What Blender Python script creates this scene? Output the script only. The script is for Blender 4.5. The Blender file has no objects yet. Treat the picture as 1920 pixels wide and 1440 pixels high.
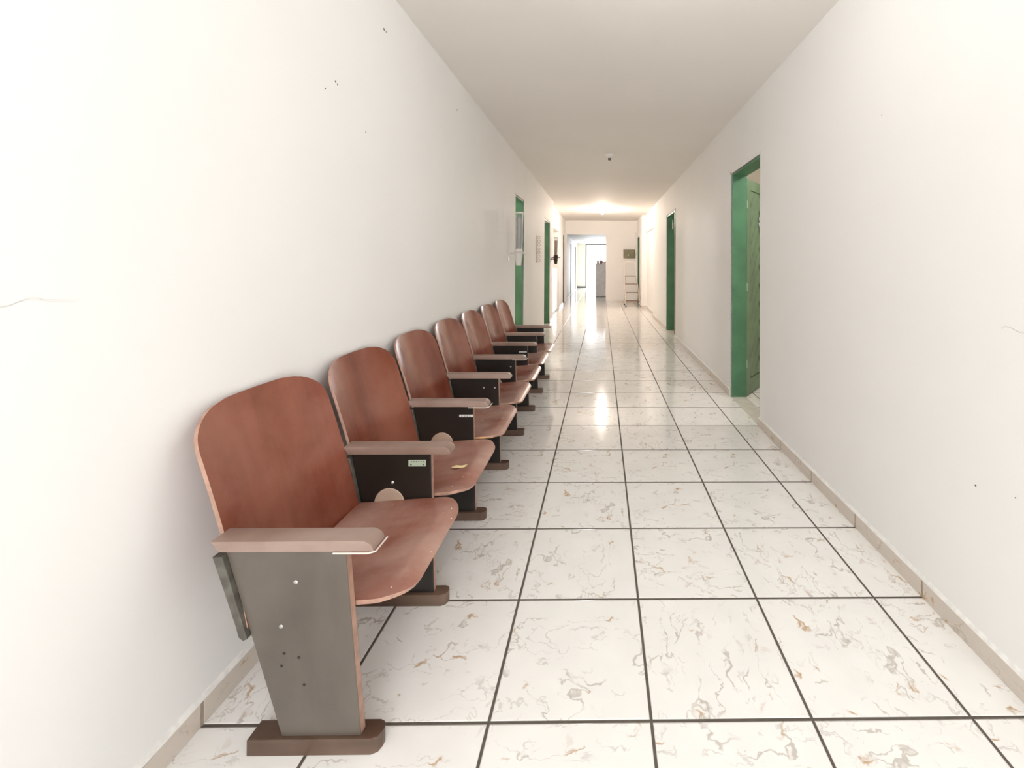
import bpy, bmesh, math, random
from mathutils import Vector, Matrix
random.seed(7)
SC = bpy.context.scene
COL = SC.collection

# ------------------------------------------------------------------ camera
F_PX, CX, CY = 835.82, 1140.83, 489.04
YAW, PITCH, ROLL = 0.0148, 0.0060, 0.0046
CAM = Vector((-0.1434, -1.2433, 1.2698))
cam_data = bpy.data.cameras.new('camera')
cam = bpy.data.objects.new('camera', cam_data)
COL.objects.link(cam)
cam_data.sensor_width = 36.0
cam_data.lens = F_PX * 36.0 / 1920.0
cam_data.shift_x = (960.0 - CX) / 1920.0
cam_data.shift_y = (CY - 720.0) / 1920.0
cam_data.clip_start = 0.02
_f = Vector((math.sin(YAW) * math.cos(PITCH), math.cos(YAW) * math.cos(PITCH), math.sin(PITCH)))
_r = Vector((math.cos(YAW), -math.sin(YAW), 0))
_u = _r.cross(_f)
_r2 = _r * math.cos(ROLL) + _u * math.sin(ROLL)
_u2 = -_r * math.sin(ROLL) + _u * math.cos(ROLL)
M = Matrix((_r2, _u2, -_f)).transposed().to_4x4()
M.translation = CAM
cam.matrix_world = M
SC.camera = cam

# ------------------------------------------------------------------ view, world, lights
SC.view_settings.view_transform = 'Standard'
SC.view_settings.look = 'None'
SC.view_settings.gamma = 1.0
SC.view_settings.use_curve_mapping = False
SC.view_settings.exposure = 0.56
SC.cycles.use_denoising = True
SC.cycles.denoising_prefilter = 'ACCURATE'
SC.cycles.max_bounces = 10
SC.cycles.diffuse_bounces = 8
SC.cycles.glossy_bounces = 5
SC.cycles.sample_clamp_indirect = 4.0

W = bpy.data.worlds.new('daylight')
SC.world = W
W.use_nodes = True
W.node_tree.nodes['Background'].inputs['Color'].default_value = (0.93, 0.96, 1.0, 1)
W.node_tree.nodes['Background'].inputs['Strength'].default_value = 3.0

def light(name, kind, loc, energy, color, size=None, size_y=None, aim=None, radius=None):
    d = bpy.data.lights.new(name, kind)
    d.energy = energy
    d.color = color
    if kind == 'AREA':
        d.shape = 'RECTANGLE'
        d.size, d.size_y = size, size_y or size
    if radius is not None:
        d.shadow_soft_size = radius
    o = bpy.data.objects.new(name, d)
    COL.objects.link(o)
    o.location = loc
    if aim is not None:
        o.rotation_euler = (Vector(aim) - Vector(loc)).to_track_quat('-Z', 'Y').to_euler()
    return o

# daylight coming in through the window behind the camera
light('window_daylight', 'AREA', (-0.05, -3.85, 1.55), 36, (0.96, 0.985, 1.0), 1.7, 1.7, (-0.05, 2.0, 1.3))
# the lit bulb of the ceiling socket above the nearest chairs, and the one far down the corridor
light('near_lamp', 'POINT', (0.15, 0.44, 2.48), 5.0, (1.0, 0.985, 0.955), radius=0.045)
light('far_lamp', 'POINT', (-0.133, 10.20, 2.485), 58, (1.0, 0.85, 0.73), radius=0.045)
# lamp of the room behind the first right door, added fills in other rooms, daylight in the far hall
light('room_lamp', 'POINT', (1.95, 2.25, 2.45), 30, (1.0, 0.98, 0.96), radius=0.1)
light('left_room_lamp', 'POINT', (-2.2, 4.8, 2.2), 34, (0.98, 0.985, 1.0), radius=0.1)  # added fill, spills through the doorway into the mid corridor
light('second_left_room_lamp', 'POINT', (-2.2, 7.7, 2.2), 16, (1.0, 0.975, 0.95), radius=0.1)  # added fill behind the second left doorway, no lamp known there
light('second_right_room_lamp', 'POINT', (2.3, 6.7, 2.2), 14, (1.0, 0.96, 0.90), radius=0.1)  # added fill to brighten the corridor, the room itself is dark
light('hall_daylight', 'AREA', (-0.19, 22.10, 1.15), 80, (0.95, 0.97, 1.0), 1.5, 2.2, (-0.19, 12.0, 1.0))

# ------------------------------------------------------------------ dimensions
XL, XR, HC = -1.240, 1.095, 2.657      # walls and ceiling of the near corridor
XL2, XR2 = -1.330, 1.000               # after the corner on the left, the step on the right
YE = 13.20                             # end wall
YB = -4.0                              # wall behind the camera
T = 0.45                               # tile
TH = 0.13                              # wall thickness

# ------------------------------------------------------------------ node helper
class NT:
    def __init__(self, name):
        self.m = bpy.data.materials.new(name)
        self.m.use_nodes = True
        self.t = self.m.node_tree
        self.t.nodes.clear()
        self.out = self.t.nodes.new('ShaderNodeOutputMaterial')
        self.b = self.t.nodes.new('ShaderNodeBsdfPrincipled')
        self.t.links.new(self.b.outputs[0], self.out.inputs[0])
    def n(self, kind, **kw):
        nd = self.t.nodes.new(kind)
        for k, v in kw.items():
            setattr(nd, k, v)
        return nd
    def l(self, a, b):
        self.t.links.new(a, b)
    def put(self, sock, v):
        if hasattr(v, 'links') or isinstance(v, bpy.types.NodeSocket):
            self.l(v, sock)
        else:
            if isinstance(v, (tuple, list)) and len(v) == 3 and sock.type == 'RGBA':
                v = (*v, 1)
            sock.default_value = v
    def math(self, op, a, b=0.0, c=None, clamp=False):
        nd = self.n('ShaderNodeMath', operation=op, use_clamp=clamp)
        self.put(nd.inputs[0], a)
        if len(nd.inputs) > 1: self.put(nd.inputs[1], b)
        if c is not None: self.put(nd.inputs[2], c)
        return nd.outputs[0]
    def mix(self, fac, a, b):
        nd = self.n('ShaderNodeMix', data_type='RGBA')
        self.put(nd.inputs[0], fac); self.put(nd.inputs[6], a); self.put(nd.inputs[7], b)
        return nd.outputs[2]
    def noise(self, vec, scale, detail=3.0, rough=0.5, dist=0.0):
        nd = self.n('ShaderNodeTexNoise')
        self.l(vec, nd.inputs['Vector'])
        nd.inputs['Scale'].default_value = scale
        nd.inputs['Detail'].default_value = detail
        nd.inputs['Roughness'].default_value = rough
        nd.inputs['Distortion'].default_value = dist
        return nd.outputs['Fac']
    def step(self, v, lo, hi):
        nd = self.n('ShaderNodeMapRange', interpolation_type='SMOOTHSTEP')
        self.put(nd.inputs[0], v)
        nd.inputs[1].default_value = lo; nd.inputs[2].default_value = hi
        return nd.outputs[0]
    def mapping(self, vec, scale=(1, 1, 1), loc=(0, 0, 0)):
        nd = self.n('ShaderNodeMapping')
        self.l(vec, nd.inputs[0])
        nd.inputs['Scale'].default_value = scale
        nd.inputs['Location'].default_value = loc
        return nd.outputs[0]
    def objco(self):
        return self.n('ShaderNodeTexCoord').outputs['Object']
    def pos(self):
        return self.n('ShaderNodeNewGeometry').outputs['Position']
    def bump(self, h, dist, strength=1.0):
        nd = self.n('ShaderNodeBump')
        nd.inputs['Strength'].default_value = strength
        nd.inputs['Distance'].default_value = dist
        self.l(h, nd.inputs['Height'])
        self.l(nd.outputs[0], self.b.inputs['Normal'])

def plain(name, col, rough=0.5, metal=0.0, spec=0.5, var=0.12, scale=9.0, emit=None, strength=0.0, bump=0.0):
    k = NT(name)
    v = k.noise(k.objco(), scale, 4)
    f = k.step(v, 0.35, 0.65)
    dark = tuple(c * (1 - var) for c in col)
    k.put(k.b.inputs['Base Color'], k.mix(f, dark, col))
    k.b.inputs['Roughness'].default_value = rough
    k.b.inputs['Metallic'].default_value = metal
    k.b.inputs['Specular IOR Level'].default_value = spec
    if emit:
        k.b.inputs['Emission Color'].default_value = (*emit, 1)
        k.b.inputs['Emission Strength'].default_value = strength
    if bump:
        k.bump(v, bump)
    return k.m

def wall_paint(name, col, spots=(), cracks=(), rough=0.62):
    """off-white wall paint, faint unevenness, small nail holes at given wall points"""
    k = NT(name)
    p = k.pos()
    big = k.noise(p, 1.3, 3)
    fine = k.noise(p, 60, 4)
    c = k.mix(k.step(big, 0.3, 0.7), tuple(x * 0.975 for x in col), col)
    for (x, y, z, r) in spots:
        r *= 0.75
        s = k.n('ShaderNodeVectorMath', operation='SUBTRACT')
        k.l(p, s.inputs[0]); s.inputs[1].default_value = (x, y, z)
        # stretch so that a hole is a little ragged
        ln = k.n('ShaderNodeVectorMath', operation='LENGTH')
        k.l(s.outputs[0], ln.inputs[0])
        d = k.math('ADD', ln.outputs['Value'], k.math('MULTIPLY', k.math('SUBTRACT', k.noise(p, 130, 2), 0.5), r * 1.6))
        c = k.mix(k.step(d, r * 1.05, r * 0.7), c, (0.13, 0.11, 0.09))
    k.put(k.b.inputs['Base Color'], c)
    k.b.inputs['Roughness'].default_value = rough
    k.b.inputs['Specular IOR Level'].default_value = 0.3
    h = k.math('ADD', k.math('MULTIPLY', fine, 0.25), k.math('MULTIPLY', k.noise(p, 7, 3), 1.0))
    # hairline cracks in the plaster
    for (y0, z0, amp, ylo, yhi) in cracks:
        sx = k.n('ShaderNodeSeparateXYZ'); k.l(p, sx.inputs[0])
        wob = k.noise(k.mapping(p, (0, 9, 0)), 1.0, 3)
        zz = k.math('SUBTRACT', sx.outputs[2], k.math('ADD', k.math('MULTIPLY', k.math('SUBTRACT', wob, 0.5), amp), z0))
        line = k.step(k.math('ABSOLUTE', zz), 0.004, 0.0)
        inside = k.math('MULTIPLY', k.step(sx.outputs[1], ylo - 0.02, ylo + 0.02), k.step(sx.outputs[1], yhi + 0.02, yhi - 0.02))
        h = k.math('ADD', h, k.math('MULTIPLY', k.math('MULTIPLY', line, inside), 2.0))
    k.bump(h, 0.0012, 0.8)
    return k.m

def marble_tile(name, skirting=False, grout=True, tint=(0.93, 0.915, 0.89)):
    """ceramic tile, marble look: fine grey and tan veins, dark grout, each tile turned its own way"""
    k = NT(name)
    p = k.pos()
    sep = k.n('ShaderNodeSeparateXYZ'); k.l(p, sep.inputs[0])
    gx = k.math('DIVIDE', sep.outputs[0], T); gy = k.math('DIVIDE', sep.outputs[1], T)
    ix = k.math('FLOOR', gx); iy = k.math('FLOOR', gy)
    fx = k.math('SUBTRACT', gx, ix); fy = k.math('SUBTRACT', gy, iy)
    cell = k.n('ShaderNodeCombineXYZ'); k.l(ix, cell.inputs[0]); k.l(iy, cell.inputs[1])
    wn = k.n('ShaderNodeTexWhiteNoise', noise_dimensions='3D'); k.l(cell.outputs[0], wn.inputs['Vector'])
    r = wn.outputs['Value']
    sw = k.math('GREATER_THAN', r, 0.5)
    # turned by swapping axes in half of the tiles
    a = k.math('ADD', k.math('MULTIPLY', fx, k.math('SUBTRACT', 1.0, sw)), k.math('MULTIPLY', fy, sw))
    b = k.math('ADD', k.math('MULTIPLY', fy, k.math('SUBTRACT', 1.0, sw)), k.math('MULTIPLY', fx, sw))
    kind = k.math('FLOOR', k.math('MULTIPLY', k.math('FRACT', k.math('MULTIPLY', r, 7.31)), 5.0))
    loc = k.n('ShaderNodeCombineXYZ'); k.l(a, loc.inputs[0]); k.l(b, loc.inputs[1]); k.l(k.math('MULTIPLY', kind, 3.7), loc.inputs[2])
    if skirting:
        loc = k.n('ShaderNodeCombineXYZ'); k.l(gy, loc.inputs[0]); k.l(k.math('DIVIDE', sep.outputs[2], T), loc.inputs[1]); k.l(gx, loc.inputs[2])
    v = loc.outputs[0]
    warp = k.n('ShaderNodeTexNoise'); k.l(v, warp.inputs['Vector']); warp.inputs['Scale'].default_value = 7.0; warp.inputs['Detail'].default_value = 5
    wv = k.n('ShaderNodeVectorMath', operation='MULTIPLY_ADD')
    k.l(warp.outputs['Color'], wv.inputs[0]); wv.inputs[1].default_value = (0.22, 0.22, 0.0); k.l(v, wv.inputs[2])
    w = wv.outputs[0]
    def vein(scale, width, mscale, mlo, mhi, off):
        n1 = k.noise(k.mapping(w, (1.0, 1.9, 1.0), (off, off * 2, off)), scale, 3.0, 0.5)
        ln = k.step(k.math('ABSOLUTE', k.math('SUBTRACT', n1, 0.5)), width, 0.0)
        mk = k.step(k.noise(k.mapping(w, (1, 1, 1), (off * 3, 1, off)), mscale, 2.0), mlo, mhi)
        return k.math('MULTIPLY', ln, mk)
    v1 = vein(2.3, 0.019, 3.4, 0.49, 0.60, 1.3)
    v2 = vein(4.0, 0.018, 4.4, 0.47, 0.62, 5.1)
    v3 = vein(2.2, 0.030, 5.5, 0.60, 0.68, 8.7)
    cloud = k.noise(v, 3.0, 3)
    base = k.mix(k.step(cloud, 0.3, 0.75), tuple(x * 0.955 for x in tint), tint)
    c = k.mix(k.math('MULTIPLY', v2, 0.45), base, (0.47, 0.42, 0.37))
    c = k.mix(k.math('MULTIPLY', v1, 0.60), c, (0.38, 0.32, 0.255))
    c = k.mix(k.math('MULTIPLY', v3, 0.85), c, (0.50, 0.30, 0.14))
    rough = k.math('ADD', 0.075, k.math('MULTIPLY', k.noise(p, 25, 2), 0.05))
    if grout:
        g = 0.0046 / T
        dx = k.math('MINIMUM', fx, k.math('SUBTRACT', 1.0, fx))
        dy = k.math('MINIMUM', fy, k.math('SUBTRACT', 1.0, fy))
        d = dy if skirting else k.math('MINIMUM', dx, dy)
        gm = k.step(d, g * 1.15, g * 0.75)
        gcol = k.mix(k.noise(p, 40, 3), (0.075, 0.060, 0.048), (0.135, 0.113, 0.092))
        if skirting:
            gcol = (0.36, 0.29, 0.22)
        c = k.mix(gm, c, gcol)
        rough = k.math('ADD', rough, k.math('MULTIPLY', gm, 0.6))
        k.bump(k.math('MULTIPLY', k.step(d, g * 1.6, g * 0.7), -1.0), 0.0015, 1.0)
    k.put(k.b.inputs['Base Color'], c)
    k.put(k.b.inputs['Roughness'], rough)
    k.b.inputs['Specular IOR Level'].default_value = 0.5
    return k.m

def wood(name, dark, mid, dust, dust_amt=0.5, rough=0.28, grain=(14, 14, 1.2), specks=0.0, coat=0.3):
    k = NT(name)
    o = k.objco()
    info = k.n('ShaderNodeObjectInfo')
    off = k.n('ShaderNodeVectorMath', operation='ADD'); k.l(o, off.inputs[0])
    sc = k.n('ShaderNodeVectorMath', operation='SCALE'); k.l(info.outputs['Location'], sc.inputs[0]); sc.inputs['Scale'].default_value = 1.7
    k.l(sc.outputs[0], off.inputs[1])
    v = off.outputs[0]
    g = k.noise(k.mapping(v, grain), 1.0, 4, 0.55)
    g2 = k.noise(k.mapping(v, (1, 1, .45)), 3.0, 2, 0.5)
    c = k.mix(k.step(k.math('ADD', k.math('MULTIPLY', g, 0.6), k.math('MULTIPLY', g2, 0.4)), 0.36, 0.64), dark, mid)
    d = k.step(k.noise(v, 3.0, 4, 0.55), 0.30, 0.72)
    fine = k.noise(v, 90, 3)
    c = k.mix(k.math('MULTIPLY', d, dust_amt), c, dust)
    c = k.mix(k.math('MULTIPLY', k.step(fine, 0.45, 0.8), 0.10 * dust_amt), c, dust)
    if specks:
        vo = k.n('ShaderNodeTexVoronoi', feature='F1'); k.l(v, vo.inputs['Vector']); vo.inputs['Scale'].default_value = 60
        sm = k.math('MULTIPLY', k.step(vo.outputs['Distance'], 0.16, 0.09), k.step(k.noise(v, 7.5, 2), 0.66 - specks, 0.72 - specks))
        sep = k.n('ShaderNodeSeparateColor'); k.l(vo.outputs['Color'], sep.inputs[0])
        sm = k.math('MULTIPLY', sm, k.math('GREATER_THAN', sep.outputs[0], 0.72))
        c = k.mix(sm, c, (0.85, 0.80, 0.74))
    k.put(k.b.inputs['Base Color'], c)
    k.b.inputs['Roughness'].default_value = rough
    k.b.inputs['Specular IOR Level'].default_value = 0.5 + 0.3 * coat
    return k.m

# ------------------------------------------------------------------ materials
LEFT_SPOTS = [(XL, 1.000, 2.438, .010), (XL, 1.022, 2.436, .007), (XL, .532, 1.957, .006), (XL, .599, 2.011, .006), (XL, .612, 2.006, .005),
              (XL, 2.128, 2.423, .010), (XL, .836, 1.873, .006)]
RIGHT_SPOTS = [(XR, .216, .542, .005), (XR, .074, .575, .004), (XR, .712, 1.933, .004)]
m_wall_l = wall_paint('left_wall_paint', (0.88, 0.872, 0.858), LEFT_SPOTS, [(0, 1.19, 0.06, -.45, -.30)])
m_wall_r = wall_paint('right_wall_paint', (0.88, 0.872, 0.858), RIGHT_SPOTS, [(0, 1.08, 0.10, .02, .12)])
m_wall = wall_paint('wall_paint', (0.88, 0.862, 0.84))
m_wall_far = wall_paint('far_wall_paint', (0.84, 0.83, 0.82))
m_ceil = wall_paint('ceiling_paint', (0.80, 0.772, 0.73), rough=0.75)
m_floor = marble_tile('marble_floor_tile')
m_skirt = marble_tile('skirting_tile', skirting=True, tint=(0.66, 0.59, 0.52))
m_sill = plain('threshold_stone', (0.70, 0.66, 0.60), 0.25)
m_green = plain('green_gloss_paint', (0.075, 0.20, 0.105), 0.34, var=0.22, scale=5)
m_leaf = plain('green_door_paint', (0.14, 0.215, 0.125), 0.42, var=0.2, scale=4)
m_brown = plain('brown_door_paint', (0.10, 0.055, 0.035), 0.4)
m_greyframe = plain('grey_frame_paint', (0.17, 0.17, 0.16), 0.45)
m_plaster = plain('rough_plaster_edge', (0.90, 0.885, 0.855), 0.8, var=0.12, scale=40, bump=0.002)  # plaster edge, whitened for the light its rounding catches
m_hinge = plain('painted_hinge', (0.36, 0.46, 0.34), 0.4)
m_back = wood('mahogany_backrest', (0.145, 0.027, 0.012), (0.23, 0.055, 0.028), (0.43, 0.19, 0.13), 0.42, 0.23, (1.0, 11, 0.9), 0.0, 0.8)
m_seat = wood('mahogany_seat', (0.24, 0.080, 0.052), (0.34, 0.14, 0.10), (0.54, 0.37, 0.31), 0.72, 0.26, (1.4, 9, 3), 0.15, 0.6)
m_ply = plain('plywood_edge', (0.46, 0.27, 0.20), 0.5, var=0.25, scale=30)
m_arm = wood('dusty_armrest_wood', (0.21, 0.130, 0.098), (0.29, 0.190, 0.153), (0.44, 0.335, 0.29), 0.6, 0.38, (1.5, 20, 20), 0.0)
m_panel_lit = wood('dark_side_panel_wood', (0.075, 0.060, 0.048), (0.110, 0.090, 0.073), (0.18, 0.155, 0.128), 0.5, 0.40, (7, 10, 1.0), 0.0, 0.5)  # same dark brown panel, light on the end face put into the colour
m_panel_shaded = wood('black_brown_panel_wood', (0.009, 0.0075, 0.006), (0.015, 0.012, 0.010), (0.03, 0.026, 0.021), 0.3, 0.30, (7, 10, 1.0), 0.0, 0.7)  # same panel wood, darkened for the shade between the chairs
m_foot = wood('worn_foot_wood', (0.060, 0.028, 0.016), (0.125, 0.07, 0.046), (0.21, 0.145, 0.105), 0.5, 0.40, (2, 20, 20), 0.0)
m_iron = plain('dark_bracket_metal', (0.15, 0.138, 0.115), 0.5, 0.2, var=0.4, scale=30)
m_disc = plain('pale_hinge_disc', (0.55, 0.42, 0.33), 0.4)
m_bolt = plain('bolt_metal', (0.62, 0.60, 0.58), 0.3, 0.8)
m_hole = plain('screw_hole_dark', (0.03, 0.025, 0.02), 0.7)
m_strip = plain('pale_edge_band', (0.72, 0.65, 0.58), 0.5)
m_tag = plain('pale_green_tag', (0.46, 0.52, 0.40), 0.5)
m_tagw = plain('white_tag', (0.78, 0.77, 0.74), 0.5)
m_ink = plain('faded_ink', (0.08, 0.11, 0.07), 0.6)
m_paper = plain('yellow_scrap', (0.86, 0.70, 0.38), 0.6)
m_peel = plain('raw_peeled_veneer', (0.82, 0.46, 0.20), 0.55, var=0.3, scale=25)
m_white = plain('white_plastic', (0.80, 0.78, 0.74), 0.35, var=0.05)
m_dark = plain('dark_brown_plastic', (0.035, 0.012, 0.010), 0.35)
m_tap = plain('dark_tap_plastic', (0.03, 0.02, 0.02), 0.35)
m_enamel = plain('white_enamel', (0.90, 0.90, 0.90), 0.25, var=0.03)
m_grille = plain('dark_control_strip', (0.07, 0.055, 0.06), 0.35)
m_cup = plain('stacked_white_cups', (0.62, 0.60, 0.62), 0.5, var=0.1)
m_cupb = plain('stacked_beige_cups', (0.60, 0.42, 0.36), 0.5, var=0.1)
m_elec = plain('olive_box_paint', (0.22, 0.205, 0.115), 0.45, var=0.2)
m_ladder = plain('ladder_tube_metal', (0.72, 0.65, 0.60), 0.4, 0.1)
m_tread = plain('dark_ladder_tread', (0.20, 0.13, 0.10), 0.6)
m_rubber = plain('dark_rubber', (0.05, 0.04, 0.035), 0.7)
m_counter = plain('grey_counter_laminate', (0.84, 0.81, 0.81), 0.5)
m_pink = plain('pinkish_ceramic', (0.50, 0.27, 0.24), 0.5)
m_room = wall_paint('room_paint', (0.74, 0.68, 0.58))
m_out = plain('bright_pavement', (0.80, 0.80, 0.78), 0.8)
m_bulb = plain('lit_bulb_glass', (1, 1, 1), 0.3, emit=(1.0, 0.85, 0.73), strength=40)
m_bulb_near = plain('lit_near_bulb_glass', (1, 1, 1), 0.3, emit=(1.0, 0.985, 0.96), strength=18)
k = NT('clear_tube_plastic')
k.b.inputs['Base Color'].default_value = (0.95, 0.95, 0.93, 1)
k.b.inputs['Transmission Weight'].default_value = 0.92
k.b.inputs['Roughness'].default_value = 0.12
k.b.inputs['IOR'].default_value = 1.15
m_clear = k.m

# ------------------------------------------------------------------ mesh helpers
def obj(name, bm, mats, parent=None, smooth=False, loc=None):
    if not isinstance(mats, (list, tuple)): mats = [mats]
    me = bpy.data.meshes.new(name)
    bmesh.ops.recalc_face_normals(bm, faces=bm.faces)
    bm.to_mesh(me); bm.free()
    for m in mats: me.materials.append(m)
    if smooth:
        for p in me.polygons: p.use_smooth = True
        try: me.set_sharp_from_angle(angle=math.radians(38))
        except Exception: pass
    o = bpy.data.objects.new(name, me)
    COL.objects.link(o)
    if parent is not None: o.parent = parent
    if loc is not None: o.location = loc
    return o

def tag(o, label=None, cat=None, group=None, kind=None):
    if label: o['label'] = label
    if cat: o['category'] = cat
    if group: o['group'] = group
    if kind: o['kind'] = kind
    return o

def empty(name, loc, label=None, cat=None, group=None, kind=None, rotz=0):
    o = bpy.data.objects.new(name, None)
    COL.objects.link(o)
    o.empty_display_size = 0.1
    o.location = loc; o.rotation_euler = (0, 0, rotz)
    return tag(o, label, cat, group, kind)

def struct(name, bm, mats, smooth=False):
    return tag(obj(name, bm, mats, smooth=smooth), kind='structure')

def box(bm, x0, x1, y0, y1, z0, z1, mat=0, bevel=0.0):
    vs = [bm.verts.new(p) for p in [(x0, y0, z0), (x1, y0, z0), (x1, y1, z0), (x0, y1, z0), (x0, y0, z1), (x1, y0, z1), (x1, y1, z1), (x0, y1, z1)]]
    fs = [bm.faces.new([vs[i] for i in f]) for f in [(0, 3, 2, 1), (4, 5, 6, 7), (0, 1, 5, 4), (1, 2, 6, 5), (2, 3, 7, 6), (3, 0, 4, 7)]]
    for f in fs: f.material_index = mat
    if bevel:
        es = list({e for f in fs for e in f.edges})
        bmesh.ops.bevel(bm, geom=es, offset=bevel, segments=2, affect='EDGES', profile=0.6)
    return fs

def new(): return bmesh.new()
def bx(*a, **kw):
    bm = new(); box(bm, *a, **kw); return bm

def prism(bm, pts, y0, y1, mat=0, edge_mats=None, bevel=0.0, axis='Y'):
    """polygon in XZ extruded along Y (or in XY extruded along Z, or YZ along X)"""
    def P(a, b, t):
        return (a, t, b) if axis == 'Y' else ((a, b, t) if axis == 'Z' else (t, a, b))
    A = [bm.verts.new(P(a, b, y0)) for a, b in pts]
    B = [bm.verts.new(P(a, b, y1)) for a, b in pts]
    fs = [bm.faces.new(A), bm.faces.new(B[::-1])]
    for f in fs: f.material_index = mat
    n = len(pts)
    for i in range(n):
        f = bm.faces.new([A[i], B[i], B[(i + 1) % n], A[(i + 1) % n]])
        f.material_index = edge_mats.get(i, mat) if edge_mats else mat
        fs.append(f)
    if bevel:
        es = list({e for f in fs for e in f.edges})
        bmesh.ops.bevel(bm, geom=es, offset=bevel, segments=2, affect='EDGES', profile=0.6)
    return fs

def lathe(bm, prof, cx=0, cy=0, n=24, mat=0, axis='Z', cz=0):
    rings = []
    for r, h in prof:
        ring = []
        for i in range(n):
            a = 2 * math.pi * i / n
            c, s = r * math.cos(a), r * math.sin(a)
            if axis == 'Z': p = (cx + c, cy + s, h)
            elif axis == 'Y': p = (cx + c, h, cz + s)
            else: p = (h, cy + c, cz + s)
            ring.append(bm.verts.new(p))
        rings.append(ring)
    for a, b in zip(rings, rings[1:]):
        for i in range(n):
            f = bm.faces.new([a[i], a[(i + 1) % n], b[(i + 1) % n], b[i]]); f.material_index = mat
    for ring in (rings[0], rings[-1]):
        if (ring[0].co - ring[n // 2].co).length > 1e-5:
            f = bm.faces.new(ring); f.material_index = mat

def tube(bm, pts, r, n=10, mat=0):
    pts = [Vector(p) for p in pts]
    rings = []
    for i, p in enumerate(pts):
        d = (pts[min(i + 1, len(pts) - 1)] - pts[max(i - 1, 0)]).normalized()
        a = d.cross(Vector((0, 1, 0.31))).normalized(); b = d.cross(a).normalized()
        rings.append([bm.verts.new(p + r * (math.cos(t) * a + math.sin(t) * b)) for t in [2 * math.pi * j / n for j in range(n)]])
    for a, b in zip(rings, rings[1:]):
        for i in range(n):
            f = bm.faces.new([a[i], a[(i + 1) % n], b[(i + 1) % n], b[i]]); f.material_index = mat
    bm.faces.new(rings[0]).material_index = mat
    bm.faces.new(rings[-1][::-1]).material_index = mat

def torus(bm, c, R, r, nrm='Y', n=20, m=8):
    rings = []
    for i in range(n):
        a = 2 * math.pi * i / n
        ring = []
        for j in range(m):
            t = 2 * math.pi * j / m
            rr = R + r * math.cos(t); h = r * math.sin(t)
            u, v = rr * math.cos(a), rr * math.sin(a)
            p = (c[0] + u, c[1] + h, c[2] + v) if nrm == 'Y' else (c[0] + h, c[1] + u, c[2] + v)
            ring.append(bm.verts.new(p))
        rings.append(ring)
    for i in range(n):
        a, b = rings[i], rings[(i + 1) % n]
        for j in range(m):
            bm.faces.new([a[j], a[(j + 1) % m], b[(j + 1) % m], b[j]])

def shell(nu, nv, fn, thick):
    """curved board: fn(u, v) -> point, u and v in 0..1; rim faces get material 1"""
    bm = new()
    P = [[Vector(fn(i / nu, j / nv)) for i in range(nu + 1)] for j in range(nv + 1)]
    F_, B_ = [], []
    for j in range(nv + 1):
        fr, br = [], []
        for i in range(nu + 1):
            du = P[j][min(i + 1, nu)] - P[j][max(i - 1, 0)]
            dv = P[min(j + 1, nv)][i] - P[max(j - 1, 0)][i]
            nn = du.cross(dv)
            nn = nn.normalized() if nn.length > 1e-9 else Vector((1, 0, 0))
            fr.append(bm.verts.new(P[j][i] + nn * thick / 2)); br.append(bm.verts.new(P[j][i] - nn * thick / 2))
        F_.append(fr); B_.append(br)
    for j in range(nv):
        for i in range(nu):
            bm.faces.new([F_[j][i], F_[j][i + 1], F_[j + 1][i + 1], F_[j + 1][i]])
            bm.faces.new([B_[j][i], B_[j + 1][i], B_[j + 1][i + 1], B_[j][i + 1]])
    loop = [(0, i) for i in range(nu)] + [(j, nu) for j in range(nv)] + [(nv, i) for i in range(nu, 0, -1)] + [(j, 0) for j in range(nv, 0, -1)]
    for a, b in zip(loop, loop[1:] + loop[:1]):
        f = bm.faces.new([F_[a[0]][a[1]], F_[b[0]][b[1]], B_[b[0]][b[1]], B_[a[0]][a[1]]])
        f.material_index = 1
    return bm

# ------------------------------------------------------------------ the setting
bm = bx(-4.2, 4.2, YB - 0.3, 22.05, -0.12, 0.0)
struct('floor', bm, m_floor)
struct('trim_1', bx(-6, 6, 22.05, 34, -0.16, -0.04), m_out)      # paving outside the far door
bm = new(); box(bm, -4.2, 4.2, YB - 0.3, YE + 0.07, HC, HC + 0.12)
struct('ceiling', bm, m_ceil)
bm = new(); box(bm, -3.0, 3.0, YE + 0.07, 22.05, 2.30, 2.42)
struct('ceiling_far', bm, wall_paint('grey_ceiling_paint', (0.60, 0.60, 0.60)))

def wall_x(name, x0, x1, y0, y1, holes, mat, top=HC, extra=()):
    """wall running along Y; holes = (ya, yb, height)"""
    bm = new(); y = y0
    for a, b, h in holes:
        box(bm, x0, x1, y, a, 0, top)
        if h < top: box(bm, x0, x1, a, b, h, top)
        y = b
    box(bm, x0, x1, y, y1, 0, top)
    for e in extra: box(bm, *e)
    return struct(name, bm, mat)

L1 = (4.42, 5.02, 2.145); L2 = (7.27, 8.14, 2.13); L3 = (12.40, 12.86, 2.15)
R1 = (2.232, 3.012, 2.135); R2 = (6.32, 7.27, 2.185); R3 = (12.30, 13.06, 2.10)
NL = (8.98, 11.22, 2.15)                       # niche on the left
NR = (9.45, 11.50, 2.155)                      # shallow recess on the right
wall_x('wall_left', XL - TH, XL, YB, 8.80, [L1, L2], m_wall_l)
wall_x('wall_left_far', XL2 - 0.10, XL2, 8.80, YE, [NL, L3], m_wall,
       extra=[(XL2 - 0.62, XL2 - 0.58, 8.9, 11.3, 0, HC), (XL2 - 0.60, XL2 - 0.10, 8.93, 8.98, 0, HC), (XL2 - 0.60, XL2 - 0.10, 11.22, 11.27, 0, HC),
              (XL2 - 0.60, XL2 - 0.10, 8.93, 11.27, 2.15, 2.2)])
wall_x('wall_right', XR, XR + TH, YB, 9.45, [R1, R2], m_wall_r)
bm = new()
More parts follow.
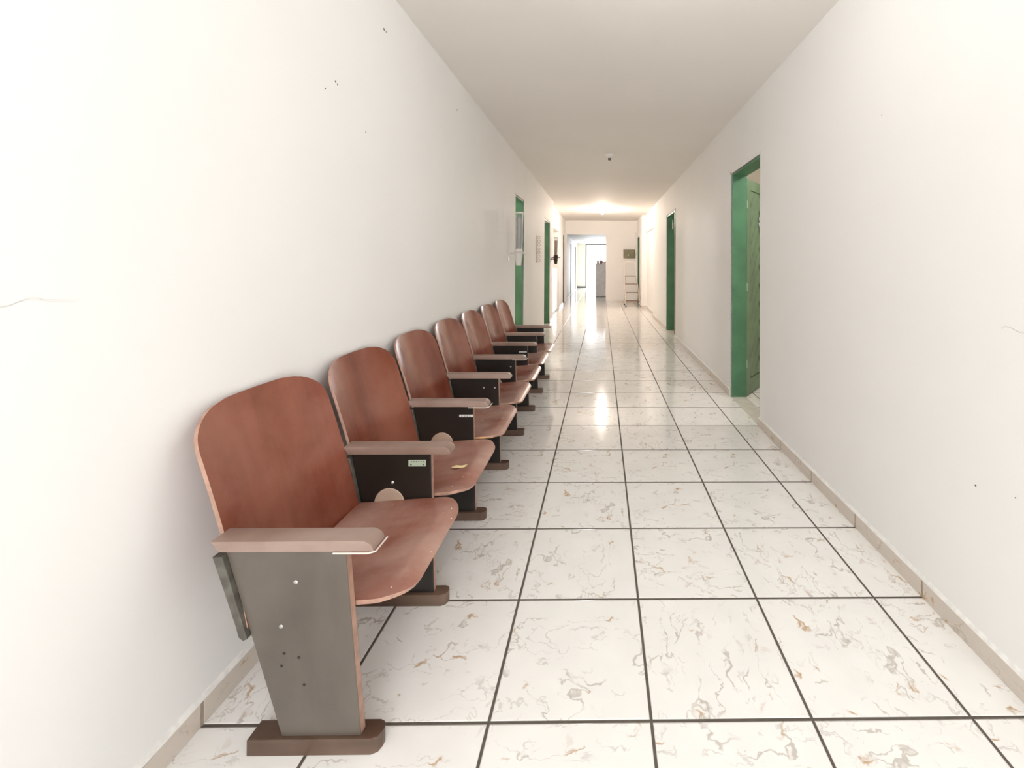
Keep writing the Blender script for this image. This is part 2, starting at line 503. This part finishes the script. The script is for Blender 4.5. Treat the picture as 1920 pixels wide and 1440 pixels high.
box(bm, XR, XR + TH, NR[0], NR[1], NR[2], HC)              # header over the recess
box(bm, XR + 0.05, XR + TH, NR[0], NR[1], 0, NR[2])        # back of the recess
box(bm, XR2, XR2 + TH + 0.10, NR[1], R3[0], 0, HC)
box(bm, XR2, XR2 + TH + 0.10, R3[0], R3[1], R3[2], HC)
box(bm, XR2, XR2 + TH + 0.10, R3[1], YE, 0, HC)
struct('wall_right_far', bm, m_wall)
bm = new()
OX0, OX1, OZ = -1.285, -0.014, 2.205
box(bm, XL2 - 0.1, OX0, YE, YE + 0.15, 0, HC); box(bm, OX1, XR2 + 0.23, YE, YE + 0.15, 0, HC)
box(bm, OX0, OX1, YE, YE + 0.15, OZ, HC)
struct('wall_end', bm, m_wall)
# wall behind the camera with its window opening
bm = new()
box(bm, XL - TH, -0.95, YB - 0.15, YB, 0, HC); box(bm, 0.85, XR + TH, YB - 0.15, YB, 0, HC)
box(bm, -0.95, 0.85, YB - 0.15, YB, 0, 0.65); box(bm, -0.95, 0.85, YB - 0.15, YB, 2.45, HC)
struct('wall_back', bm, m_wall)
bm = new()
for a in [(-0.95, -0.90, .65, 2.45), (0.80, 0.85, .65, 2.45), (-0.075, -0.025, .65, 2.45), (-0.95, 0.85, .65, .70), (-0.95, 0.85, 2.40, 2.45)]:
    box(bm, a[0], a[1], YB - 0.10, YB - 0.06, a[2], a[3])
struct('window_1', bm, m_white)
# far hall
wall_x('wall_hall_left', -1.52, -1.42, YE + 0.15, 21.9, [(16.95, 17.45, 2.09), (20.25, 20.85, 2.10)], m_wall_far, top=2.30)
wall_x('wall_hall_right', 2.2, 2.3, YE + 0.15, 21.9, [], m_wall_far, top=2.30)
bm = new()
box(bm, -1.42, -0.985, 21.8, 21.95, 0, 2.30); box(bm, 0.60, 2.2, 21.8, 21.95, 0, 2.30); box(bm, -0.985, 0.60, 21.8, 21.95, 2.28, 2.30)
box(bm, 1.25, 2.2, YE + 0.15, YE + 0.2, 0, 2.3)
struct('wall_hall_end', bm, wall_paint('cream_wall_paint', (0.85, 0.82, 0.66)))
# rooms behind the doors
bm = new()
box(bm, 3.3, 3.4, 0.5, 8.6, 0, HC); box(bm, XR + TH, 3.4, 0.4, 0.5, 0, HC); box(bm, XR + TH, 3.4, 8.6, 8.7, 0, HC)
box(bm, XR + TH, 3.4, 5.1, 5.2, 0, HC)
struct('wall_room_right', bm, m_room)
bm = new()
box(bm, -2.9, -2.8, 3.4, 8.7, 0, HC); box(bm, -2.9, XL - TH, 3.3, 3.4, 0, HC); box(bm, -2.9, XL - TH, 8.7, 8.8, 0, HC)
box(bm, -2.9, XL - TH, 6.1, 6.2, 0, HC)
box(bm, -2.6, -2.5, 12.0, YE, 0, HC); box(bm, -2.6, XL2 - .1, 11.9, 12.0, 0, HC); box(bm, -2.6, XL2 - .1, YE, YE + .1, 0, HC)
struct('wall_room_left', bm, m_room)
bm = new()
box(bm, 2.0, 2.1, 12.0, YE, 0, HC); box(bm, XR2 + 0.23, 2.1, 11.9, 12.0, 0, HC); box(bm, XR2 + .23, 2.1, YE, YE + .1, 0, HC)
struct('wall_room_end', bm, m_room)
bm = new()
box(bm, -2.6, -2.5, YE + .4, 21.9, 0, 2.3)
box(bm, -2.5, -1.52, 16.4, 16.5, 0, 2.3); box(bm, -2.5, -1.52, 18.0, 18.1, 0, 2.3); box(bm, -2.5, -1.52, 19.9, 20.0, 0, 2.3); box(bm, -2.5, -1.52, 21.2, 21.3, 0, 2.3)
struct('wall_hall_rooms', bm, m_greyframe)

# skirting tiles
def skirt(name, segs):
    bm = new()
    for (x0, x1, y0, y1) in segs:
        box(bm, x0, x1, y0, y1, 0.0005, 0.066, 0)
        # painted mortar ledge on top of the tile
        if abs(x1 - x0) < abs(y1 - y0):
            s = 1 if x0 < -0.5 else -1
            wx = x0 if s > 0 else x1
            pts = [(wx, 0.066), (wx + s * 0.010, 0.066), (wx + s * 0.007, 0.072), (wx, 0.079)]
            prism(bm, pts, y0, y1, 1)
    return struct(name, bm, [m_skirt, m_plaster])
skirt('baseboard_left', [(XL, XL + .010, YB, L1[0] - .03), (XL, XL + .010, L1[1] + .03, L2[0] - .03), (XL, XL + .010, L2[1] + .03, 8.80),
                         (XL2, XL2 + .010, 8.80, NL[0]), (XL2, XL2 + .010, NL[1], L3[0] - .02), (XL2, XL2 + .010, L3[1] + .02, YE)])
skirt('baseboard_right', [(XR - .010, XR, YB, R1[0]), (XR - .010, XR, R1[1] + .03, R2[0] - .01), (XR - .010, XR, R2[1] + .03, NR[0]),
                          (XR + .04, XR + .05, NR[0], NR[1] - .01), (XR2 - .010, XR2, NR[1], R3[0] - .02)])
bm = new(); box(bm, OX1, XR2, YE - .010, YE, 0.0005, .07, 0); box(bm, XR2 - .01, XR + .05, NR[1] - .010, NR[1], .0005, .07)
struct('baseboard_end', bm, [m_skirt])
bm = new(); box(bm, -1.42, -0.985, 21.79, 21.8, 0.0005, .09)
struct('baseboard_hall', bm, m_greyframe)

# ------------------------------------------------------------------ doors
def door_frame(name, x_face, side, hole, m, depth, th=0.022, head=None, plaster=True, near=True):
    """lining of an opening; side = -1 for a left wall, +1 for a right wall"""
    y0, y1, h = hole
    root = empty(name, (x_face, y0, 0), kind='structure')
    xa, xb = sorted((side * 0.006, side * depth))
    b = new()
    if near: box(b, xa, xb, 0.0, th, 0, h, bevel=.003)
    box(b, xa, xb, y1 - y0 - th, y1 - y0, 0, h, bevel=.003)
    obj('jamb', b, m, root)
    b = bx(xa, xb, th, y1 - y0 - th, h - th, h)
    obj('head', b, head or m, root)
    if plaster:
        b = new(); t = 0.0025
        xs = sorted((-side * t, side * 0.004))
        box(b, xs[0], xs[1], y1 - y0, y1 - y0 + .028, 0, h + .022)
        box(b, xs[0], xs[1], -0.012, y1 - y0 + .028, h, h + .022)
        obj('plaster_edge', b, m_plaster, root)
    b = bx(*sorted((0.0, side * depth)), th, y1 - y0 - th, 0.0, 0.004)
    obj('threshold', b, m_sill, root)
    return root

def door_leaf(root, hinge, ang, w, h, m, number=False, side=1):
    """leaf with a panel of diagonal boards; local x runs from the hinge, the face looks to -y"""
    e_w = w
    th = 0.035
    bm = new()
    px0, px1, pz0, pz1 = .10, w - .10, .16, h - .10
    NX, NZ = 80, 420
    cxp = w / 2
    def height(x, z):
        inside = min(x - px0, px1 - x, z - pz0, pz1 - z)
        if inside < 0: return 0.0
        if inside < .008: return -0.016
        # diagonal boards meeting in the middle of the leaf
        u = (z - 1.35 * (cxp - abs(x - cxp)) * 1.0)
        f = (u / 0.185) % 1.0
        return -0.024 if f < 0.14 else (-0.0005 - 0.006 * f)
    xs = sorted(set([0, w, px0, px1, px0 + .008, px1 - .008] + [i * w / NX for i in range(NX + 1)]))
    zs = sorted(set([0.012, h, pz0, pz1] + [0.012 + i * (h - .012) / NZ for i in range(NZ + 1)]))
    G = [[bm.verts.new((x, -height(x, z), z)) for x in xs] for z in zs]
    for j in range(len(zs) - 1):
        for i in range(len(xs) - 1):
            bm.faces.new([G[j][i], G[j][i + 1], G[j + 1][i + 1], G[j + 1][i]])
    B = [bm.verts.new(p) for p in [(0, th, .012), (w, th, .012), (w, th, h), (0, th, h)]]
    bm.faces.new(B[::-1])
    bm.faces.new([G[0][i] for i in range(len(xs))] + [B[1], B[0]])
    bm.faces.new([G[-1][i] for i in range(len(xs) - 1, -1, -1)] + [B[3], B[2]])
    bm.faces.new([G[j][0] for j in range(len(zs) - 1, -1, -1)] + [B[0], B[3]])
    bm.faces.new([G[j][-1] for j in range(len(zs))] + [B[2], B[1]])
    leaf = obj('leaf', bm, m, root)
    leaf.location = hinge
    leaf.rotation_euler = (0, 0, ang)
    b = new()
    for z in (.32, 1.05, 1.84):
        lathe(b, [(.0055, z - .036), (.0055, z + .036)], -0.003, -0.003, 10)
        box(b, 0, .018, -.0016, -.0004, z - .032, z + .032)
    obj('hinge', b, m_hinge, leaf)
    b = new()
    lathe(b, [(.022, -.004), (.022, 0), (.012, .001)], w - .06, 0, 16, axis='Y', cz=1.02)
    tube(b, [(w - .06, -.004, 1.02), (w - .06, -.045, 1.02), (w - .16, -.045, 1.02)], .008)
    obj('handle', b, m_bolt, leaf)
    if number:
        b = new()
        torus(b, (cxp, -.008, 1.672), .0215, .0085, 'Y'); torus(b, (cxp, -.008, 1.728), .0165, .0080, 'Y')
        tag(obj('door_number', b, m_tagw, leaf, smooth=True), 'pale raised number 8 on the green door')
    return leaf

d = door_frame('door_1', XR, 1, R1, m_green, 0.145)
# hinged on the far jamb, swung deep into the room
door_leaf(d, (0.150, R1[1] - R1[0] - .012, 0), math.radians(53), 0.74, 2.09, m_leaf, number=True)
d = door_frame('door_2', XR, 1, R2, m_green, 0.145)
door_leaf(d, (0.150, R2[1] - R2[0] - .012, 0), math.radians(53), 0.86, 2.12, m_leaf)
b = new(); box(b, .012, .028, .0, .06, .0, .12); box(b, .010, .02, .02, .035, .12, .17)
o = obj('paper_notice', b, m_tagw, d); o.location = (0.085, R2[1] - R2[0] - .086, 1.93)
b = bx(-.006, .0, -.085, -.001, .0, 2.20, bevel=.001); obj('side_strip', b, m_brown, d)
door_frame('door_3', XR2, 1, R3, m_green, 0.20, plaster=False)
d = door_frame('door_4', XL, -1, L1, m_green, 0.13)
d = door_frame('door_5', XL, -1, L2, m_green, 0.13, head=m_enamel)  # white head paints in the patch of light at the doorway top
d = door_frame('door_6', XL2, -1, L3, m_brown, 0.10, plaster=False)
b = bx(-.135, -.101, .0, L3[1] - L3[0], .012, 2.14); obj('leaf', b, m_brown, d)
d = door_frame('door_7', -1.42, -1, (16.95, 17.45, 2.09), m_greyframe, 0.10, plaster=False)
d = door_frame('door_8', -1.42, -1, (20.25, 20.85, 2.10), m_greyframe, 0.10, plaster=False)
d = empty('door_9', (-0.985, 21.8, 0), kind='structure')
b = new(); box(b, 0, .055, -.012, .10, 0, 2.28); box(b, 1.53, 1.585, -.012, .10, 0, 2.28); box(b, .055, 1.53, -.012, .10, 2.215, 2.28)
obj('frame', b, m_greyframe, d)
b = bx(.30, 1.35, .05, .07, 2.155, 2.170); obj('closer_rail', b, m_greyframe, d)

# ------------------------------------------------------------------ theatre chairs
RX = -0.90                       # root x of every chair
Z_ARM = 0.588
def lean_back(z): return -1.045 - 0.29 * (z - 0.38)
def col_rear(z): return -1.073 + (0.556 - z) * 0.205
def col_front(z): return -0.778 + (0.556 - z) * 0.028

def side_support(root, y, lean=0.0, tagm=None, bolts=(), holes=(), band=False, pm=None):
    """one leg of the row: panel, armrest on top, foot bar below; all at local y"""
    pts = [(col_rear(.04) - RX, .040), (col_front(.04) - RX, .040), (col_front(.558) - RX, .5595), (col_rear(.558) - RX, .5595)]
    bm = new(); prism(bm, pts, -.012, .012, 0, {1: 1}, bevel=.0022)
    sh = lambda v: Vector((v.co.x, v.co.y + y - lean * v.co.z / 0.57, v.co.z))
    for v in bm.verts: v.co = sh(v)
    panel = obj('side_panel', bm, [pm or m_panel_shaded, m_ply], root)
    # armrest with rounded nose
    nose = []
    x0, x1, zt, zb = -1.088 - RX, -.700 - RX, Z_ARM, .560
    for i in range(9):
        a = math.radians(90 - i * 11.25)
        nose.append((x1 - .030 + .030 * math.cos(a), zt - .026 + .026 * math.sin(a)))
    pts = [(x0 - .006, zt)] + nose + [(x1 - .010, zb), (x0 + .012, zb)]
    bm = new(); prism(bm, pts, -.029, .029, 0, bevel=.0025)
    for v in bm.verts: v.co = sh(v)
    arm = obj('armrest', bm, m_arm, root, smooth=True)
    if band:
        bm = new()
        tube(bm, [(col_front(.55) - RX - .02, -.030, .5575), (x1 - .012, -.030, .5575), (x1 + .004, -.026, .5600), (x1 + .006, .030, .5610)], .0022, 6)
        for v in bm.verts: v.co = sh(v)
        tag(obj('edge_band', bm, m_strip, arm), 'pale peeling edge band under the front of the armrest')
    # foot bar, rounded at the front
    pts = []
    fx0, fx1 = -1.050 - RX, -.712 - RX
    for i in range(7):
        a = math.radians(-90 + i * 30); 
    pts = [(fx0, -.026), (fx1 - .022, -.026), (fx1 - .006, -.019), (fx1, -.004), (fx1, .008), (fx1 - .007, .021), (fx1 - .020, .026), (fx0, .026)]
    bm = new(); prism(bm, [(a, b + y) for a, b in pts], 0.0, .041, 0, bevel=.002, axis='Z')
    obj('foot', bm, m_foot, root)
    # bracket for the backrest behind the panel
    pts = [(col_rear(.545) - RX - .025, .545), (col_rear(.545) - RX - .001, .545), (col_rear(.325) - RX - .001, .325), (col_rear(.325) - RX - .012, .320), (col_rear(.335) - RX - .020, .330), (col_rear(.36) - RX - .020, .362)]
    bm = new(); prism(bm, pts, -.024, .011, 0, bevel=.0015)
    for v in bm.verts: v.co = sh(v)
    obj('back_bracket', bm, m_iron, root)
    for (bxx, bz, r, mm, nm) in [(a[0], a[1], .0055, m_bolt, 'bolt') for a in bolts] + [(a[0], a[1], .0036, m_hole, 'screw_hole') for a in holes]:
        bm = new(); lathe(bm, [(r * .6, -.0142), (r, -.0130), (r, -.0119)], bxx - RX, 0, 12, axis='Y', cz=bz)
        for v in bm.verts: v.co = sh(v)
        obj(nm, bm, mm, panel)
    if tagm:
        xa, xb, za, zb2, mm = tagm
        bm = new(); box(bm, xa - RX, xb - RX, -.0135, -.0119, za, zb2, 0, bevel=.0004)
        if mm is m_tag:
            for q in range(6):
                cx_ = xa - RX + .010 + q * .0088
                box(bm, cx_, cx_ + .004, -.0138, -.0134, zb2 - .0085, zb2 - .0045, 1)
            for cx_ in (xa - RX + .007, xb - RX - .012):
                box(bm, cx_, cx_ + .006, -.0138, -.0134, za + .004, za + .009, 1)
        else:
            for q in range(4):
                cx_ = xa - RX + .010 + q * .013
                box(bm, cx_, cx_ + .006, -.0138, -.0134, (za + zb2) / 2 - .002, (za + zb2) / 2 + .001, 1)
        for v in bm.verts: v.co = sh(v)
        tag(obj('number_plate', bm, [mm, m_ink], panel), 'small pale inventory plate on the dark panel')
    return panel

def back_mesh(w0, w1):
    mid, hw = (w0 + w1) / 2, (w1 - w0) / 2
    zb, zt = .348, .880
    def fn(u, v):
        z = zb + (zt - zb) * (1 - (1 - v) ** 1.35)
        # outline: sides straight, top corners rounded
        t = max(0.0, (z - .770) / (.880 - .770))
        half = hw * (1 - .58 * (1 - math.sqrt(max(0, 1 - t ** 2.6)))) if t > 0 else hw
        s = (u * 2 - 1)
        y = mid + s * half
        k_ = (y - mid) / hw
        x = lean_back(z) - .036 * (1 - k_ * k_) + .010 * math.sin((z - .3) / .58 * math.pi)
        # crest slightly bowed
        z2 = z - .006 * k_ * k_ * t
        return (x - RX, y, z2)
    return shell(30, 34, fn, .009)

def seat_mesh(w0, w1):
    mid, hw = (w0 + w1) / 2, (w1 - w0) / 2
    xr, xf = -1.040, -.648
    def fn(u, v):
        v2 = 1 - (1 - v) ** 1.35
        x = xr + (xf - xr) * v2
        t = max(0.0, (x - (xf - .095)) / .095)
        half = hw * (1 - .42 * (1 - math.sqrt(max(0, 1 - t ** 2.4))))
        # sides swell a little outside the panels
        y = mid + (u * 2 - 1) * half
        k_ = (y - mid) / hw
        s = (x - xr) / (xf - xr)
        z = .372 + .026 * s - .018 * max(0, (s - .86) / .14) ** 2 - .014 * (1 - k_ * k_) * math.sin(min(1, s * 1.15) * math.pi) 
        return (x - RX, y, z)
    bm = shell(30, 30, fn, .011)
    return bm

SUP_Y = [-0.052, 0.447, 0.993, 1.533, 2.073, 2.613, 3.150, 3.672]
LABELS = [
    'nearest reddish-brown wooden folding theatre chair, its grey-brown side panel facing us',
    'second wooden theatre chair from us, scrap of yellow paper on its seat',
    'third wooden theatre chair from us, raw orange peeling veneer on its seat edge',
    'fourth wooden theatre chair from us, in the middle of the row',
    'fifth wooden theatre chair from us, third from the far end of the row',
    'sixth wooden theatre chair from us, next to last in the row',
    'farthest wooden theatre chair, ending the row with an armrest on both sides',
]
GROUP = 'row of linked wooden theatre chairs along the left wall'
plates = {1: (-.861, -.796, .510, .534, m_tag), 2: (-.846, -.778, .506, .517, m_tagw), 5: (-.850, -.785, .500, .512, m_tagw)}
boltd = {0: [(-.905, .469), (-.949, .349)], 3: [(-.800, .500), (-.868, .500)], 4: [(-.812, .505)], 1: [(-.92, .45)], 7: [(-.82, .50)]}
holed = {0: [(-.910, .263), (-.955, .240), (-.901, .187), (-.946, .275)]}
chairs = []
for i in range(7):
    ys, yn = SUP_Y[i], SUP_Y[i + 1]
    c = empty('theatre_chair', (RX, ys, 0), LABELS[i], 'chair', GROUP)
    chairs.append(c)
    lean = .058 if i == 0 else 0.0
    w = yn - ys
    side_support(c, 0.0, lean, plates.get(i), boltd.get(i, ()), holed.get(i, ()), band=(i in (0, 2, 4)), pm=m_panel_lit if i == 0 else None)
    near = 0.0165 - lean * .69
    sb = back_mesh(.012 - lean * 1.10 if i == 0 else .008, w - .026)
    obj('backrest', sb, [m_back, m_ply], c, smooth=True)
    seat = obj('seat', seat_mesh(near, w - .0165), [m_seat, m_ply], c, smooth=True)
    # hinge discs on the inner faces of the two side panels
    for yy, s in ((w - .0125, -1), (.0125 - lean * .66, 1)):
        bm = new(); lathe(bm, [(.052, yy + s * .0005), (.056, yy + s * .0015), (.054, yy + s * .0035), (.018, yy + s * .0038), (.016, yy + s * .0034)], -.930 - RX, 0, 28, axis='Y', cz=.374)
        obj('hinge_disc', bm, m_disc, c, smooth=True)
    # rail under the seat
    bm = new(); box(bm, -.965 - RX, -.925 - RX, near + .002, w - .0185, .330, .352, bevel=.003)
    obj('under_seat_rail', bm, m_iron, c)
    if i == 6:
        side_support(c, w, 0.0, None, boltd.get(7, ()), ())
    if i == 2:
        bm = new()
        tube(bm, [(-.775 - RX, near - .0005, .3905), (-.735 - RX, near + .001, .3915), (-.715 - RX, near + .006, .391), (-.690 - RX, near + .018, .389)], .0045, 6)
        tag(obj('peeled_veneer', bm, m_peel, seat), 'raw orange strip of peeled veneer')

# scrap of paper on the second seat
bm = new()
P = [(-.050, -.010), (-.034, .006), (-.010, .004), (.014, .014), (.040, .016), (.052, .004), (.030, -.004), (.004, -.010), (-.030, -.024)]
A = [bm.verts.new((a, b, .0012 + .0035 * abs(math.sin(a * 60)))) for a, b in P]
B = [bm.verts.new((a, b, .0004 + .0035 * abs(math.sin(a * 60)))) for a, b in P]
bm.faces.new(A); bm.faces.new(B[::-1])
for i in range(len(P)):
    bm.faces.new([A[i], B[i], B[(i + 1) % len(P)], A[(i + 1) % len(P)]])
o = obj('paper_scrap', bm, m_paper, loc=(-.735, .690, .3925))
tag(o, 'torn scrap of pale yellow paper lying on the second chair seat', 'paper')

# ------------------------------------------------------------------ cup dispensers on the left
def dispenser(loc, label, mb, mc, tilt, tall=.53, wall=XL):
    r = empty('cup_dispenser', loc, label, 'cup dispenser')
    b = new(); lathe(b, [(.024, -.150), (.030, -.150), (.046, -.012), (.050, 0), (.040, 0), (.026, -.14)], 0, 0, 24)
    obj('holder', b, mb, r, smooth=True)
    b = new(); lathe(b, [(.030, -.006), (.075, -.010), (.099, -.014), (.101, -.009), (.075, .002), (.048, .010), (.044, .045), (.038, .045)], 0, 0, 28)
    for a in range(4):
        t = math.radians(45 + 90 * a)
        lathe(b, [(.012, -.016), (.014, -.008), (.010, .004)], .086 * math.cos(t), .086 * math.sin(t), 10)
    obj('collar', b, mb, r, smooth=True)
    b = new(); lathe(b, [(.040, .035), (.043, tall), (.0415, tall), (.0385, .036)], 0, 0, 24)
    for v in b.verts: v.co.x += tilt * v.co.z
    obj('tube', b, m_clear, r, smooth=True)
    b = new(); lathe(b, [(.044, tall - .002), (.045, tall + .012), (.040, tall + .014)], 0, 0, 24)
    for v in b.verts: v.co.x += tilt * v.co.z
    obj('lid', b, mb, r, smooth=True)
    b = new(); pr = []
    for q in range(int((tall - .09) / .0165)):
        z = .045 + q * .0165
        pr += [(.030, z), (.0335, z + .0155), (.0345, z + .016)]
    lathe(b, pr, 0, 0, 20)
    for v in b.verts: v.co.x += tilt * v.co.z
    obj('cup_stack', b, mc, r, smooth=True)
    return r
for loc, lab, mb, mc, tilt, tall in [
        ((-1.120, 4.00, 1.392), 'white wall-mounted cup dispenser with clear tube beside the nearest left door', m_white, m_cup, .02, .462),
        ((-1.1365, 8.38, 1.400), 'dark brown cup dispenser with tall tube at the niche corner', m_dark, m_cupb, .01, .41)]:
    r = dispenser(loc, lab, mb, mc, tilt, tall)
    wx = XL - loc[0]
    b = new(); box(b, wx + .0008, wx + .007, -.045, .045, -.10, -.02); box(b, wx + .006, -.030, -.012, .012, -.055, -.025)
    obj('wall_bracket', b, mb, r)

# string of small pale loops hanging on the wall
r = empty('wall_ornament', (XL, 6.255, 1.28), 'pale hanging strip of small loops on left wall between the green doorways', 'wall ornament')
m_orn = plain('pale_ornament', (0.76, 0.68, 0.60), 0.6)
b = bx(0.0008, .012, -.010, .010, 0, .46, bevel=.001); obj('backing_strip', b, m_orn, r)
for q in range(7):
    b = new(); torus(b, (.040, 0, .036 + q * .064), .022, .0055, 'Y', 16, 6)
    obj('loop', b, m_orn, r)

# white cooler in the niche
r = empty('water_cooler', (-1.62, 10.35, 0), 'white upright water cooler standing in the left niche', 'water cooler')
b = bx(-.25, .255, -.55, .60, .03, 1.125, bevel=.012); obj('body', b, m_enamel, r)
b = bx(.2555, .262, -.50, .36, 1.005, 1.075, bevel=.002); obj('control_strip', b, m_grille, r)
b = bx(-.24, .24, -.54, .59, 0.0, .03); obj('plinth', b, m_grille, r)
b = bx(-.20, .20, -.42, .50, 1.125, 1.150, bevel=.006); obj('top_tray', b, m_enamel, r)
b = new(); lathe(b, [(.035, 1.150), (.035, 1.165), (.012, 1.175), (.012, 1.24), (.02, 1.25), (.02, 1.27), (.004, 1.275)], .12, -.33, 16)
obj('tap', b, m_tap, r, smooth=True)

# ------------------------------------------------------------------ ceiling sockets
def socket(loc, label, lit, mb=None):
    r = empty('ceiling_socket', loc, label, 'ceiling lamp')
    b = new(); lathe(b, [(.062, -.001), (.062, -.010), (.050, -.022), (.030, -.026), (.026, -.045)], 0, 0, 28)
    obj('base', b, m_white, r, smooth=True)
    if lit:
        b = new(); lathe(b, [(.014, -.030), (.026, -.042), (.040, -.065), (.042, -.082), (.034, -.104), (.018, -.116), (.001, -.119)], 0, 0, 24)
        obj('bulb', b, mb or m_bulb, r, smooth=True)
    else:
        b = new(); lathe(b, [(.020, -.0455), (.020, -.070), (.016, -.070), (.015, -.050)], 0, 0, 20)
        obj('socket_ring', b, m_iron, r, smooth=True)
    return r
socket((-.051, 4.43, HC), 'bulbless lamp socket on the corridor ceiling', False)
socket((.15, .44, HC), 'glowing bulb in a ceiling socket above the nearest chairs', True, m_bulb_near)
socket((-.133, 10.20, HC), 'glowing bulb in a ceiling socket far down the corridor', True)

# ------------------------------------------------------------------ end wall things
r = empty('electrical_box', (.737, YE, 1.585), 'olive green electrical box on the end wall above the ladder', 'electrical box')
b = bx(-.185, .185, -.07, -.001, -.135, .135, bevel=.004); obj('body', b, m_elec, r)
b = bx(-.165, .165, -.082, -.0705, -.115, .115, bevel=.004); obj('door', b, m_elec, r)
b = new(); lathe(b, [(.018, -.096), (.020, -.0825)], -.03, 0, 14, axis='Y', cz=-.045); obj('latch', b, m_bolt, r)
r = empty('wall_switch', (.955, YE, 0), 'small white switches joined by a thin conduit beside the electrical box', 'switch')
b = new(); box(b, -.008, .008, -.012, -.001, 1.30, 2.20); obj('conduit', b, m_white, r)
for z in (2.225, 1.79, 1.655):
    b = bx(-.032, .032, -.03, -.001, z - .045, z + .045, bevel=.004); obj('switch_plate', b, m_white, r)

# step ladder
r = empty('step_ladder', (.785, 11.95, 0), 'pale metal step ladder standing at the corridor end under the green box', 'ladder')
def LP(xa, y, z): return (xa - .785, y - 11.95, z)
fl = lambda z: (.565 + (.522 - .565) * min(1, z / .9), .0)
def front(side, z):
    t = z / 1.0
    x = (.568 - .046 * t) if side < 0 else (1.003 - .140 * t)
    return LP(x, 11.79 + .20 * z, z)
b = new()
tube(b, [front(-1, .02), front(-1, .5), front(-1, 1.0), LP(.520, 12.01, 1.20), LP(.540, 12.02, 1.285), LP(.585, 12.03, 1.32), LP(.80, 12.03, 1.315), LP(.842, 12.02, 1.28), LP(.858, 12.0, 1.20), front(1, 1.0), front(1, .5), front(1, .02)], .013)
obj('front_frame', b, m_ladder, r, smooth=True)
b = new()
tube(b, [LP(.555, 12.38, .02), LP(.560, 12.06, .88)], .011); tube(b, [LP(1.000, 12.34, .02), LP(.868, 12.06, .88)], .011)
tube(b, [LP(.5551, 12.34, .14), LP(.985, 12.32, .14)], .009)
obj('rear_frame', b, m_ladder, r, smooth=True)
for z, dd in ((.899, .12), (.664, .10), (.415, .10), (.175, .10)):
    a, c2 = front(-1, z), front(1, z)
    b = bx(a[0] + .012, c2[0] - .012, a[1] - .03, a[1] + dd, z - .012, z + .012, bevel=.003)
    obj('step', b, m_tread, r)
for p in [(.568, 11.79), (1.003, 11.79), (.555, 12.385), (1.0, 12.345)]:
    b = new(); q = LP(p[0], p[1], 0); lathe(b, [(.018, 0), (.019, .035), (.012, .045)], q[0], q[1], 12)
    obj('rubber_foot', b, m_rubber, r)

# ------------------------------------------------------------------ far hall things
r = empty('reception_counter', (.35, 16.0, 0), 'pale grey reception counter seen through the end opening', 'counter')
b = bx(-.72, .85, -.40, .40, 0.02, 1.215); obj('body', b, m_counter, r)
b = bx(-.74, .87, -.42, .42, 1.215, 1.250, bevel=.003); obj('worktop', b, m_counter, r)
b = bx(-.71, .84, -.385, .385, 0, .02); obj('plinth', b, m_greyframe, r)
def pot(loc, prof, m, label, cat, name, leaf=None):
    b = new(); lathe(b, prof, 0, 0, 18)
    r = empty(name, loc, label, cat)
    obj('body', b, m, r, smooth=True)
    if leaf:
        b = new()
        for q in range(9):
            a = q * 2.4; 
            tube(b, [(0, 0, .10), (.03 * math.cos(a), .03 * math.sin(a), .15), (.075 * math.cos(a), .075 * math.sin(a), .17 + .012 * (q % 3))], .006, 6)
        obj('sprig', b, leaf, r)
pot((-.29, 15.75, 1.25), [(.05, 0), (.06, .01), (.045, .12), (.05, .13), (.042, .13), (.04, .02)], m_enamel, 'white cup at the left end of the reception counter', 'cup', 'cup')
pot((-.165, 15.80, 1.25), [(.05, 0), (.07, .05), (.06, .10), (.035, .125), (.03, .125), (.05, .08)], m_pink, 'pinkish pot with twigs on the reception counter', 'pot', 'pot', m_pink)
pot((-.045, 15.75, 1.25), [(.04, 0), (.055, .02), (.055, .10), (.045, .10), (.045, .02)], m_enamel, 'white jar at the right on the reception counter beside the pinkish pot', 'jar', 'jar')
